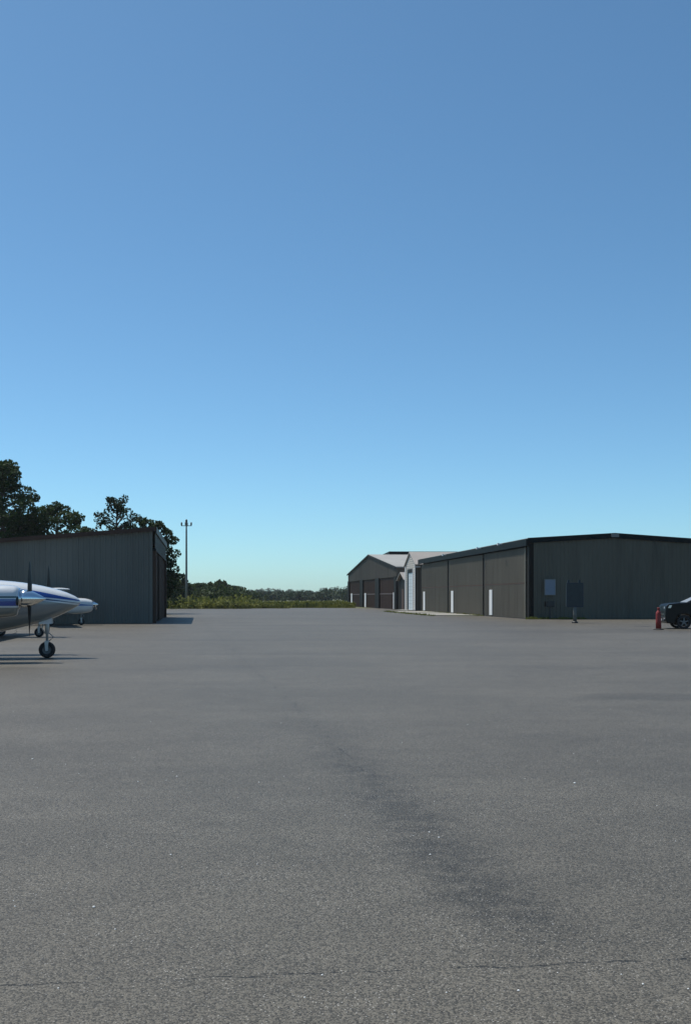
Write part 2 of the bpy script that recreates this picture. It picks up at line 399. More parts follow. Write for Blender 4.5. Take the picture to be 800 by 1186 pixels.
# ------------------------------------------------------------------ leaves
def leaves(mb, c, r, n, size, rg, flat=1.0):
    for _ in range(n):
        while True:
            p = Vector((rg.uniform(-1,1), rg.uniform(-1,1), rg.uniform(-1,1)))
            if .05 < p.length < 1: break
        p = p * (p.length ** -.35)
        p.z *= flat
        q = c + p*r
        a = Vector((rg.gauss(0,1), rg.gauss(0,1), rg.gauss(0,1))).normalized()
        b = a.cross(Vector((rg.gauss(0,1), rg.gauss(0,1), rg.gauss(0,1)))).normalized()
        s = size*rg.uniform(.55, 1.3)
        a *= s; b *= s*.55
        mb.add([q-a, q+b, q+a, q-b], [(0,1,2,3)])

def grass_tufts(name, label, spots, m, seed):
    rg = random.Random(seed); mb = MB()
    for (x, y, h, n, sp) in spots:
        for _ in range(n):
            a = rg.uniform(0, 2*PI); r = sp*rg.random(); hh = h*rg.uniform(.5, 1.1)
            p = Vector((x+r*math.cos(a), y+r*math.sin(a), 0)); l = Vector((rg.uniform(-.35,.35)*hh, rg.uniform(-.35,.35)*hh, hh)); w_ = Vector((rg.uniform(-1,1), rg.uniform(-1,1), 0)).normalized()*(.04+.03*hh)
            mb.add([p-w_, p+w_, p+l], [(0,1,2)])
    return tag(mb.build(name, m, fix=False), label, None, None, 'stuff')

# weeds at the foot of the bronze hangars
sp = []
rg = random.Random(8)
for k in range(120):
    y = rg.uniform(13.5, 42); q = rowp(rg.choice((-.3, -4.4)) + rg.uniform(-.25, .25), y); sp.append((q[0], q[1], rg.uniform(.06, .22), 9, .35))
for k in range(60):
    q = rowp(rg.uniform(-.2, 4.2), rg.uniform(-.9, -.15)); sp.append((q[0], q[1], rg.uniform(.08, .24), 12, .25))
grass_tufts('weeds', 'low weeds growing along the foot of the bronze hangars', sp, M['leaf_brush'], 3)

# ------------------------------------------------------------------ white sided shed behind the row
shed = thing('shed', 'narrow white sided gabled shed with a tall pale door', 'shed', (7.96, 122.5, 0), ROT_ROW)
SW, SD, SE, SR = 6.9, 9.0, 5.35, 6.75
sd = MB(); nco = 27; ch_ = SR/nco
for k in range(nco):
    z0, z1 = k*ch_, (k+1)*ch_
    def half(z): return SW/2 if z <= SE else SW/2*(SR-z)/(SR-SE)
    h0, h1 = half(z0), half(z1)
    segs = [(SW/2-h0, SW/2+h0, SW/2-h1, SW/2+h1)]
    if z1 < 4.85: segs = [(0, 1.35, 0, 1.35), (5.35, SW, 5.35, SW)]
    for a0, b0, a1, b1 in segs:
        sd.add([(-.05, a0, z0), (-.05, b0, z0), (-.005, b1, z1), (-.005, a1, z1)], [(0,1,2,3)])
        sd.add([(-.05, a0, z0), (-.05, b0, z0), (.0, b0, z0), (.0, a0, z0)], [(0,1,2,3)])
sd.build('front_wall', M['white_siding'], shed)
w = MB(); ribbed(w, (0, 0), (SD, 0), .0, SE-.05, .3); w.build('side_wall', M['taupe'], shed)
w = MB(); ribbed(w, (SD, SW), (0, SW), .0, SE-.05, .3); w.build('side_wall', M['taupe'], shed)
w = MB(); w.add([(SD,0,0),(SD,SW,0),(SD,SW,SE),(SD,SW/2,SR-.02),(SD,0,SE)], [(0,1,2,3,4)]); w.build('back_wall', M['taupe'], shed)
for s_, (ya, yb) in enumerate(((-.45, SW/2), (SW/2, SW+.45))):
    za = SE-.45*.4 if s_ == 0 else SR; zb = SR if s_ == 0 else SE-.45*.4
    MB().hexa([(-.18, ya, za), (SD+.3, ya, za), (SD+.3, yb, zb), (-.18, yb, zb), (-.18, ya, za+.14), (SD+.3, ya, za+.14), (SD+.3, yb, zb+.14), (-.18, yb, zb+.14)]).build('roof', M['roof_pink'], shed)
for a, b_ in ((-.04, .30), (SW-.30, SW+.04)): MB().box((-.10, a, 0), (-.052, b_, SE-.1)).build('corner_board', M['white_paint'], shed)
MB().box((-.09, 1.30, 0), (-.051, 1.62, 4.85)).build('door_jamb', M['white_paint'], shed)
MB().box((.02, 1.62, 0), (.10, 4.75, 4.45)).build('door_panel_backing', M['trim_dark'], shed)
dr = MB()
for k in range(11): dr.box((-.045, 1.64, .03+k*.40), (.018, 4.55, .03+k*.40+.385))
dr.build('door', M['pale_door'], shed)
MB().box((-.10, 4.56, 0), (.08, 5.36, 4.86)).build('door_recess', M['black'], shed)
MB().box((-.102, 1.62, 4.44), (.08, 4.56, 4.86)).build('door_head', M['trim_dark'], shed)
MB().box((-1.0, -.3, .016), (-.11, SW+.3, .11)).build('doorstep', M['concrete'], shed)
MB().box((-.25, -.56, SE-.40), (SD+.3, -.46, SE-.28)).build('gutter', M['white_paint'], shed)

# small gabled annex squeezed between shed and big hangar
an = thing('annex', 'little dark gabled annex between the white shed and the big hangar', 'annex', (7.36, 130.9, 0), ROT_ROW)
AW, AE, AR = 5.2, 3.7, 4.55
w = MB(); w.add([(0,0,0),(0,AW,0),(0,AW,AE),(0,AW/2,AR),(0,0,AE)], [(0,1,2,3,4)]); w.build('front_wall', M['trim_dark'], an)
for yy in (0, AW): MB().add([(0.01,yy,0),(6,yy,0),(6,yy,AE-.02),(0.01,yy,AE-.02)], [(0,1,2,3)]).build('side_wall', M['trim_dark'], an)
for s_, (ya, yb, za, zb) in enumerate(((-.3, AW/2, AE-.1, AR), (AW/2, AW+.3, AR, AE-.1))):
    MB().hexa([(-.35, ya, za+.01), (6, ya, za+.01), (6, yb, zb+.01), (-.35, yb, zb+.01), (-.35, ya, za+.12), (6, ya, za+.12), (6, yb, zb+.12), (-.35, yb, zb+.12)]).build('roof', M['roof_pink'], an)
MB().box((-.03, 1.6, 0), (-.003, 3.4, 2.6)).build('door', M['door_brown'], an)
for yy in (.25, 4.75): MB().box((-.05, yy, 0), (-.004, yy+.2, AE-.2)).build('corner_post', M['taupe'], an)

# ------------------------------------------------------------------ big gabled hangar
ROT_G = math.atan2(6.1, 46)
gh = thing('gabled_hangar', 'large gabled hangar with white roof and three brown doors', 'hangar', (6.55, 138, 0), ROT_G)
GW, GD, GE, GR = 46.4, 22.0, 5.35, 7.80
gz = lambda t: GE + (GR-GE)*(1-abs(2*t-1))
gb = [(1.6, 13.6), (17.0, 29.0), (32.2, 44.8)]
DH = 4.2
w = MB(); ribbed(w, (0, GW), (0, 0), DH, lambda t: gz(t)-.05, .4, .04); w.build('front_wall', M['taupe'], gh)
cuts = [0] + [c for ab in gb for c in ab] + [GW]
for k in range(0, len(cuts), 2):
    MB().box((-.10, cuts[k], 0), (.25, cuts[k+1], DH+.05)).build('door_post', M['trim_dark'], gh)
w = MB(); ribbed(w, (0, 0), (GD, 0), 0, GE-.05, .4, .04); w.build('side_wall', M['taupe'], gh)
w = MB(); ribbed(w, (GD, GW), (0, GW), 0, GE-.05, .4, .04); w.build('side_wall', M['taupe'], gh)
w = MB(); ribbed(w, (GD, 0), (GD, GW), 0, lambda t: gz(t)-.05, .4, .04); w.build('back_wall', M['taupe'], gh)
for k, (a, b_) in enumerate(gb):
    dm = MB(); ribbed(dm, (.12, b_), (.12, a), .05, 1.95, .3, .03); ribbed(dm, (.12, b_), (.12, a), 2.1, DH, .3, .03)
    d = dm.build('hangar_door', M['door_brown'], gh)
    MB().box((.06, a, 1.95), (.13, b_, 2.1)).build('door_rail', mat('rusty rail', (.085, .055, .045), .6), d)
    MB().box((.07, a, 0), (.13, b_, .05)).build('bottom_seal', M['rubber'], d)
    yw = (a + .1, b_ - 2.6, b_ - 3.2)[k]
    MB().box((.0, yw, .05), (.07, yw+(.95, 1.3, 1.3)[k], 2.2)).build('walk_door', M['white_paint'], d)
for s_, (ya, yb, za, zb) in enumerate(((-.25, GW/2, GE-.01, GR), (GW/2, GW+.25, GR, GE-.01))):
    MB().hexa([(-.14, ya, za), (GD+.4, ya, za), (GD+.4, yb, zb), (-.14, yb, zb), (-.14, ya, za+.16), (GD+.4, ya, za+.16), (GD+.4, yb, zb+.16), (-.14, yb, zb+.16)]).build('roof', M['roof_white'], gh)
    MB().hexa([(-.20, ya, za-.12), (-.145, ya, za-.12), (-.145, yb, zb-.12), (-.20, yb, zb-.12), (-.20, ya, za+.12), (-.145, ya, za+.12), (-.145, yb, zb+.12), (-.20, yb, zb+.12)]).build('gable_trim', M['trim_dark'], gh)

# dark flat hangar behind
bh = thing('flat_roofed_hangar', 'dark flat roofed hangar showing only its roof edge above the white roofs', 'hangar', (8.5, 207, 0), .05)
w = MB(); ribbed(w, (0, 0), (26, 0), 0, 9.35, .4, .04); ribbed(w, (26, 0), (26, 18), 0, 9.35, .4, .04); ribbed(w, (26, 18), (0, 18), 0, 9.35, .4, .04); ribbed(w, (0, 18), (0, 0), 0, 9.35, .4, .04)
w.build('wall', M['wall_olive'], bh)
MB().box((-.15, -.15, 9.35), (26.15, 18.15, 10.35)).build('roof', M['fascia_green'], bh)

# ------------------------------------------------------------------ grey hangar on the left
ROT_L = math.radians(7.6)
lh = thing('grey_hangar', 'grey ribbed steel hangar with a sloping roof behind the parked aircraft', 'hangar', (-11.74, 65.6, 0), ROT_L)
LD, LW = 20.0, 24.0
lz = lambda x: 5.72 + .085*x
w = MB(); ribbed(w, (-LW, 0), (-.16, 0), .0, lambda t: lz(-LW*(1-t)), .32, .04); w.build('near_wall', M['wall_grey'], lh)
w = MB(); ribbed(w, (-LW, LD), (-LW, 0), .0, lz(-LW), .32, .04); w.build('back_wall', M['wall_grey'], lh)
w = MB(); ribbed(w, (0, LD), (-LW, LD), .0, lambda t: lz(-LW*t), .32, .04); w.build('far_wall', M['wall_grey'], lh)
MB().box((-.16, -.06, 0), (.03, .10, 5.68)).build('corner_trim', M['wall_grey'], lh)
MB().hexa([(-LW-.2, -.22, lz(-LW)), (.24, -.22, lz(.24)), (.24, LD+.2, lz(.24)), (-LW-.2, LD+.2, lz(-LW)),
           (-LW-.2, -.22, lz(-LW)+.10), (.24, -.22, lz(.24)+.10), (.24, LD+.2, lz(.24)+.10), (-LW-.2, LD+.2, lz(-LW)+.10)]).build('roof', M['roof_white'], lh)
MB().hexa([(-LW-.2, -.27, lz(-LW)-.13), (.28, -.27, lz(.28)-.13), (.28, -.225, lz(.28)-.13), (-LW-.2, -.225, lz(-LW)-.13),
           (-LW-.2, -.27, lz(-LW)+.12), (.28, -.27, lz(.28)+.12), (.28, -.225, lz(.28)+.12), (-LW-.2, -.225, lz(-LW)+.12)]).build('rake_trim', mat('dark brown trim', (.060, .036, .028), .6, spec=.15), lh)
MB().box((.245, -.2, 5.47), (.285, LD+.2, 5.865)).build('fascia', M['wall_grey'], lh)
w = MB(); ribbed(w, (.17, .02), (.17, LD-.02), 4.55, 5.72, .32, .03); w.build('header_panel', M['wall_grey'], lh)
MB().box((.032, .0, 4.40), (.25, LD, 4.55)).build('door_track', M['trim_dark'], lh)
for k, (a, b_) in enumerate(((.5, 6.7), (6.9, 13.1), (13.3, 19.5))):
    w = MB(); ribbed(w, (.05+.09*(k%2), a), (.05+.09*(k%2), b_), .04, 4.4, .3, .03); w.build('sliding_door', M['door_brown'], lh)
for yy in (.1, LD-.45): MB().box((.032, yy, 0), (.25, yy+.35, 4.4)).build('door_post', M['door_brown'], lh)

# ------------------------------------------------------------------ apron light mast
mast = thing('light_mast', 'tall slender apron light mast with a four armed head', 'light mast', (X_at(216, 165), 165, 0))
MB().lathe([(.20, 0), (.17, 4), (.13, 11.6), (.10, 12.9)], n=12).build('pole', M['pole_grey'], mast)
zc = Z_at(609, 165)
arm = MB(); arm.box((-.8, -.05, zc-.05), (.8, .05, zc+.05)); arm.box((-.05, -.8, zc-.05), (.05, -.055, zc+.05)); arm.box((-.05, .055, zc-.05), (.05, .8, zc+.05))
arm.build('crossarm', M['pole_grey'], mast)
l0 = MB().lathe([(.06, .055), (.12, .09), (.13, .42), (.10, .52), (.04, .56)], n=10).build('flood_lamp', M['pole_grey'], mast)
l0.location = (.74, 0, zc)
for p in ((-.74, 0), (0, .74), (0, -.74)):
    c = l0.copy(); C.objects.link(c); c.location = (p[0], p[1], zc)
MB().lathe([(.07, 12.9), (.17, 13.0), (.17, 13.3), (.08, 13.5)], n=10).build('top_lamp', M['black'], mast)

# ------------------------------------------------------------------ trees
def tree(name, label, px, Y, top_py, R, prof, seed, nclump, m, size=.26, per=110, rc=(.7, 1.25), lean=0.0, base=.12, group=None, trunk_r=.22, cat='tree', x=None):
    rg = random.Random(seed)
    X = X_at(px, Y) if x is None else x
    H = Z_at(top_py, Y)
    t = thing(name, label, cat, (X, Y, 0), 0, group)
    tr = MB(); cr = MB()
    tp = [Vector((lean*H*(k/6)**2 + rg.uniform(-.1,.1)*k*.25, rg.uniform(-.1,.1)*k*.25, H*.95*k/6)) for k in range(7)]
    tr.tube(tp, [trunk_r*(1-.13*k) for k in range(7)], 8)
    def at(h):
        u = min(max(h/(H*.95)*6, 0), 5.999); i = int(u); return tp[i].lerp(tp[i+1], u-i)
    for k in range(nclump):
        u = (k+.5)/nclump
        u = base + (1-base)*u
        r = R*prof(u)
        a = k*2.4 + rg.uniform(-.7, .7)
        rr = r*(rg.uniform(.25, 1.0)**.6)
        rcl = rg.uniform(*rc)*(.55 + .45*min(1, r/R*1.3))
        c = at(u*H*.93); hz = min(u*H, H - rcl*.75)
        c = Vector((c.x + rr*math.cos(a), c.y + rr*math.sin(a), hz + rg.uniform(-.3, .3)*rcl))
        leaves(cr, c, rcl, int(per*(rcl/1.0)**2), size, rg, rg.uniform(.5, .8))
        st_ = at(max(.05*H, c.z - rr*.55 - .2))
        mid_ = st_.lerp(c, .55) + Vector((0, 0, -.08*rr))
        if rr > .25: tr.tube([st_, mid_, c], [trunk_r*.34, trunk_r*.22, trunk_r*.08], 5)
    tr.build('trunk', M['bark'], t); cr.build('crown', m, t, fix=False)
    return t
oak = lambda u: (math.sin(PI*min(1, max(0, u*.92+.1)))**.55)
pine = lambda u: (.22 + .80*(1-u)**.8 if u > .3 else .8) if u < .86 else .16
col = lambda u: 1.0 if u < .7 else max(.25, (1-u)/.3)
TG = 'trees behind the grey hangar'
tree('broad_tree', 'tallest dark tree at the left edge behind the grey hangar', 4, 100, 533, 3.9, col, 21, 84, M['leaf_dark'], .17, 230, (.7, 1.3), group=TG, trunk_r=.30)
tree('broad_tree', 'round dark tree beside the tallest tree, above the hangar roof', 65, 101, 583, 3.9, oak, 22, 70, M['leaf_dark'], .17, 230, (.6, 1.1), group=TG)
tree('pine_tree', 'pointed pine standing up above the hangar roof near its high end', 136, 102, 575, 5.0, pine, 29, 120, M['leaf_pine'], .14, 230, (.42, .85), group=TG)
tree('broad_tree', 'loose tree leaning out past the hangar corner beside the light mast', 181, 103, 603, 2.4, oak, 24, 62, M['leaf_dark'], .165, 220, (.5, .9), lean=.02, base=.2, group=TG)
tree('broad_tree', 'low tree between the pointed pine and the leaning tree', 164, 104, 600, 2.6, oak, 26, 44, M['leaf_dark'], .165, 220, (.5, .95), group=TG)
tree('broad_tree', 'low dark tree filling the gap behind the round tree', 22, 104, 590, 3.0, oak, 25, 34, M['leaf_dark'], .18, 210, (.7, 1.2), group=TG)
EG = 'young trees at the edge of the scrub'
tree('young_pine', 'small pine just below the light mast', 211, 178, 664, 2.0, pine, 31, 26, M['leaf_pine'], .30, 70, (.5, .9), group=EG, trunk_r=.1, base=.25)
tree('young_tree', 'low bushy tree beside the hangar corner left of the mast', 196, 150, 663, 1.7, oak, 32, 24, M['leaf_mid'], .26, 80, (.5, .85), group=EG, trunk_r=.1, base=.2)
tree('young_tree', 'rounded young tree right of the mast, tallest of the scrub there', 251, 235, 673, 3.2, oak, 33, 26, M['leaf_mid'], .42, 70, (.8, 1.4), group=EG, trunk_r=.12)
tree('young_tree', 'dark young tree close to the right of the mast', 232, 215, 675, 2.3, oak, 34, 24, M['leaf_dark'], .36, 70, (.7, 1.2), group=EG, trunk_r=.12)
tree('young_tree', 'last young tree before the scrub falls to the open field', 272, 270, 679, 2.6, oak, 35, 22, M['leaf_mid'], .45, 60, (.8, 1.3), group=EG, trunk_r=.12)

# scrub, brush and far forest
rg = random.Random(77)
th = MB()
for k in range(210):
    Y = rg.uniform(185, 330); px = rg.uniform(150, 262 + (Y-185)*.36)
    top = 674.5 + max(0, (px-200))*.062 + rg.uniform(0, 8)
    H = max(1.5, Z_at(top, Y)); X = X_at(px, Y)
    for j in range(3):
        r = H*rg.uniform(.28, .42)
        leaves(th, Vector((X+rg.uniform(-1,1)*H*.35, Y+rg.uniform(-1,1), max(r*.6, H*(.25+.25*j)))), r, 42, .38, rg, .8)
for k in range(40):
    Y = rg.uniform(90, 150); X = rg.uniform(-48, -26) if Y > 110 else rg.uniform(-46, -24)
    if Y > 110: X = min(X, X_at(183, Y))
    r = rg.uniform(.8, 1.6); leaves(th, Vector((X, Y, r*.7)), r, 90, .25, rg, .9)
tag(th.build('scrub', M['leaf_mid'], fix=False), 'dense green scrub along the far side of the apron', None, None, 'stuff')

br = MB()
for k in range(1500):
    Y = 147 + 110*rg.random()**1.6; px = rg.uniform(183, 408)
    X = X_at(px, Y)
    edge_y = 147 if X < -13 else 151 if X < -8 else 159.5
    if Y < edge_y: Y = edge_y + rg.uniform(0, 6); 
    h = rg.uniform(.4, 1.05) * (1.15 if px < 290 else .8)
    if rg.random() < .35 and px < 300: h *= 1.5
    for j in range(2): leaves(br, Vector((X+rg.uniform(-.6,.6), Y+rg.uniform(-.4,.4), h*(.35+.3*j))), h*.55, 11, .17+.08*h, rg, .8)
tag(br.build('brush', M['leaf_brush'], fix=False), 'sunlit yellow green brush along the edge of the asphalt', None, None, 'stuff')
ss = []
for k in range(900):
    Y = 146.5 + 30*rg.random()**1.5; px = rg.uniform(180, 408); X = X_at(px, Y)
    edge_y = 146.5 if X < -13 else 150.5 if X < -8 else 158.5
    if Y < edge_y: Y = edge_y + rg.uniform(0, 4)
    ss.append((X, Y, rg.uniform(.2, .8), 9, .6))
grass_tufts('tall_grass', 'tall grass at the rim of the asphalt', ss, M['leaf_brush'], 5)

ff = MB()
for k in range(1000):
    Y = rg.uniform(880, 1130); X = rg.uniform(-560, 420); pxx = CX + X/Y*F
    if -50 < pxx < 500: top = 683.0 + 1.0*math.sin(pxx*.075) - (2.6 if pxx > 372 else 0) + rg.uniform(-.9, 2.6)
    else: top = 684 + rg.uniform(-2, 2)
    H = Z_at(top, Y)
    for j in range(3):
        r = H*rg.uniform(.26, .4)
        leaves(ff, Vector((X+rg.uniform(-2,2), Y+rg.uniform(-2,2), H*(.22+.26*j))), r, 36, .85, rg, .85)
for k in range(700):   # the same wood carried on round to both sides of the airfield
    side = rg.choice((-1, 1)); Y = rg.uniform(500, 1150)
    X = rg.uniform(-1380, -480) if side < 0 else rg.uniform(380, 1380)
    H = rg.uniform(7, 11)
    for j in range(2):
        r = H*rg.uniform(.34, .5); leaves(ff, Vector((X+rg.uniform(-3,3), Y+rg.uniform(-3,3), H*(.28+.34*j))), r, 26, 1.5, rg, .85)
tag(ff.build('forest', M['leaf_far'], fix=False), 'far wooded skyline beyond the field', None, None, 'stuff')
# nearer belt of woodland closing the field on the right
f2 = MB()
for k in range(330):
    Y = rg.uniform(430, 620); px = rg.uniform(225, 470)
    top = 684.3 + rg.uniform(-.6, 3.6) - (2.5 if px > 375 else 0) - max(0, (300-px))*.03
    H = max(2.0, Z_at(top, Y)); X = X_at(px, Y)
    for j in range(2):
        r = H*rg.uniform(.3, .45); leaves(f2, Vector((X+rg.uniform(-2,2), Y, H*(.3+.32*j))), r, 24, .75, rg, .85)
tag(f2.build('woodland', M['leaf_far'], fix=False), 'low belt of dark woodland across the field', None, None, 'stuff')

# ------------------------------------------------------------------ aircraft
def paint(name, body, stripes, rough=.22):
    """white paint with horizontal stripes, the widest being painted shade; stripe = (a, b, c, half_width, colour): z = a + b x + c x^2"""
    m, nt, b, out = new_mat(name); N, L = nt.nodes, nt.links
    tc = N.new('ShaderNodeTexCoord'); sep = N.new('ShaderNodeSeparateXYZ'); L.new(tc.outputs['Object'], sep.inputs[0])
    def mt(op, a, bb):
        n = N.new('ShaderNodeMath'); n.operation = op
        for i, v in enumerate((a, bb)):
            if isinstance(v, (int, float)): n.inputs[i].default_value = v
            else: L.new(v, n.inputs[i])
        return n.outputs[0]
    nz = N.new('ShaderNodeTexNoise'); nz.inputs['Scale'].default_value = 2.5; nz.inputs['Detail'].default_value = 5; L.new(tc.outputs['Object'], nz.inputs['Vector'])
    mr = N.new('ShaderNodeMapRange'); mr.inputs[3].default_value = .88; mr.inputs[4].default_value = 1.08; L.new(nz.outputs['Fac'], mr.inputs[0])
    cur = N.new('ShaderNodeMix'); cur.data_type = 'RGBA'; cur.blend_type = 'MULTIPLY'; cur.inputs[0].default_value = 1
    cur.inputs[6].default_value = (*body, 1); L.new(mr.outputs[0], cur.inputs[7]); last = cur.outputs[2]
    for (a, bb, c, hw, colr) in stripes:
        z = mt('ADD', mt('MULTIPLY', mt('ADD', mt('MULTIPLY', sep.outputs[0], c), bb), sep.outputs[0]), a)
        d = mt('LESS_THAN', mt('ABSOLUTE', mt('SUBTRACT', sep.outputs[2], z), 0), mt('MULTIPLY', hw, 1 if hw > .5 else mt('MINIMUM', 1, mt('ADD', .15, mt('MULTIPLY', sep.outputs[0], -.75)))))
        x = N.new('ShaderNodeMix'); x.data_type = 'RGBA'; L.new(d, x.inputs[0]); L.new(last, x.inputs[6]); x.inputs[7].default_value = (*colr, 1); last = x.outputs[2]
    L.new(last, b.inputs['Base Color']); b.inputs['Roughness'].default_value = rough; b.inputs['Coat Weight'].default_value = 1.0; b.inputs['Coat Roughness'].default_value = .12
    return m

def hermite(secs, x, i):
    """secs sorted by x descending; smooth interpolation of column i"""
    n = len(secs)
    for k in range(n-1):
        if secs[k][0] >= x >= secs[k+1][0]: break
    def slope(j):
        a, b_ = max(0, j-1), min(n-1, j+1)
        return (secs[b_][i]-secs[a][i])/(secs[b_][0]-secs[a][0])
    x0, x1 = secs[k][0], secs[k+1][0]; h = x1-x0; t = (x-x0)/h if h else 0
    y0, y1 = secs[k][i], secs[k+1][i]; m0, m1 = slope(k), slope(k+1)
    # limit overshoot
    s_ = (y1-y0)/h if h else 0
    if s_ == 0: m0 = m1 = 0
    else:
        m0 = max(min(m0/s_, 2.6), 0)*s_ if k > 0 else m0; m1 = max(min(m1/s_, 2.6), 0)*s_
    return y0*(2*t**3-3*t*t+1)+h*m0*(t**3-2*t*t+t)+y1*(-2*t**3+3*t*t)+h*m1*(t**3-t*t)

class Loft:
    """body of revolution-like sections (x, top, bottom, half width, exponent) about y = cy"""
    def __init__(s, secs, cy=0): s.secs = secs; s.cy = cy
    def pt(s, x, a, off=0):
        top, bot, hw, e = (hermite(s.secs, x, i) for i in (1, 2, 3, 4))
        c_, s_ = math.cos(a), math.sin(a)
        y = (hw+off)*math.copysign(abs(c_)**(2/e), c_); z = (top+bot)/2 + ((top-bot)/2+off)*math.copysign(abs(s_)**(2/e), s_)
        return (x, s.cy + y, z)
    def mesh(s, n=32, steps=60):
        xs = [s.secs[0][0] + (s.secs[-1][0]-s.secs[0][0])*(k/steps) for k in range(steps+1)]
        xs += [q[0] for q in s.secs]; xs += [s.secs[0][0] - d for d in (.01, .03, .06)]
        xs = sorted(set(round(v, 4) for v in xs if s.secs[-1][0] <= v <= s.secs[0][0]), reverse=True)
        return MB().rings([[s.pt(x, 2*PI*i/n) for i in range(n)] for x in xs])
    def patch(s, x0, x1, a0, a1, off=.006, nx=6, na=8):
        vs, fs = [], []
        for i in range(nx+1):
            for j in range(na+1): vs.append(s.pt(x0+(x1-x0)*i/nx, a0+(a1-a0)*j/na, off))
        for i in range(nx):
            for j in range(na):
                k = i*(na+1)+j; fs.append((k, k+1, k+na+2, k+na+1))
        return MB().add(vs, fs, True)

AF = [(0,0),(.03,.32),(.1,.62),(.25,.92),(.4,1),(.6,.82),(.8,.46),(1,.03),(1,-.03),(.8,-.22),(.5,-.4),(.25,-.45),(.1,-.38),(.03,-.22)]
def wing(secs, vertical=False):
    """secs: (span, x leading edge, chord, height, thickness)"""
    rs = []
    for sp_, xl, ch, z, th_ in secs:
        rs.append([(xl - u*ch, sp_, z + v*th_/2) if not vertical else (xl - u*ch, v*th_/2 + z, sp_) for u, v in AF])
    return MB().rings(rs)

def wheel(parent, x, y, z, r, wd, name='wheel'):
    t = MB().lathe([(r*.55, wd*.42), (r*.55, -wd*.42), (r*.80, -wd*.5), (r*.95, -wd*.36), (r, -wd*.12), (r, wd*.12), (r*.95, wd*.36), (r*.80, wd*.5), (r*.55, wd*.42)], (x, y, z), 'y', 26, False).build(name, M['rubber'], parent)
    MB().lathe([(r*.12, -wd*.47), (r*.18, -wd*.30), (r*.5, -wd*.26), (r*.545, -wd*.44), (r*.545, wd*.44), (r*.5, wd*.26), (r*.18, wd*.30), (r*.12, wd*.47)], (x, y, z), 'y', 20).build('rim', mat('dull wheel hub', (.16, .16, .16), .5, .4), t)
    return t

def prop(parent, x, y, z, rad, ang, sp_len, sp_r, sp_mat):
    hub = MB().lathe([(sp_r, x-.22), (sp_r*1.0, x-.10), (sp_r*.93, x), (sp_r*.72, x+sp_len*.30), (sp_r*.42, x+sp_len*.62), (sp_r*.15, x+sp_len*.88), (.004, x+sp_len)], (0, y, z), 'x', 24).build('spinner', sp_mat, parent)
    for k in range(2):
        a = ang + k*PI; d = Vector((0, math.sin(a), math.cos(a))); tgt = Vector((0, math.cos(a), -math.sin(a)))
        rs = []
        for u, wdt, tw in ((.10, .045, 1.0), (.22, .06, .95), (.4, .068, .75), (.65, .062, .5), (.88, .05, .38), (.97, .03, .34), (1.0, .01, .33)):
            c = Vector((x, y, z)) + d*rad*u
            ca = tgt*math.cos(tw) + Vector((1,0,0))*math.sin(tw); nn = ca.cross(d)
            rs.append([tuple(c + ca*wdt*math.cos(q) + nn*.016*(1.1-u)*math.sin(q)) for q in [2*PI*i/10 for i in range(10)]])
        MB().rings(rs).build('blade', M['prop'], hub)
    return hub

BLUE, DBLUE, GREEN = (.012, .055, .26), (.010, .02, .075), (.015, .05, .045)
WHITE = (.60, .62, .63)

def nose_leg(root, x, ztop, r, wd=.15, steer=True):
    leg = MB().lathe([(.055, ztop), (.055, r+.42), (.035, r+.41), (.035, r+.22)], (x, 0, 0), n=12).build('nose_leg', M['gear'], root)
    fk = MB()
    fk.box((x-.05, -wd*.5-.045, r+.19), (x+.05, wd*.5+.045, r+.235))
    for sy in (-1, 1): fk.hexa([(x-.028, sy*(wd*.5+.02), r-.03), (x+.028, sy*(wd*.5+.02), r-.03), (x+.028, sy*(wd*.5+.045), r-.03), (x-.028, sy*(wd*.5+.045), r-.03), (x-.05, sy*(wd*.5+.02), r+.19), (x+.05, sy*(wd*.5+.02), r+.19), (x+.05, sy*(wd*.5+.045), r+.19), (x-.05, sy*(wd*.5+.045), r+.19)])
    fk.build('fork', M['gear'], leg)
    MB().tube([(x+.05, 0, r+.44), (x+.17, 0, r+.33), (x+.05, 0, r+.23)], .016, 6).build('torque_link', M['gear'], leg)
    MB().tube([(x-.05, .0, ztop-.05), (x-.13, 0, (ztop+r)/2+.12), (x-.04, 0, r+.42)], .018, 6).build('drag_brace', M['gear'], leg)
    wheel(root, x, 0, r, r, wd)
    return leg

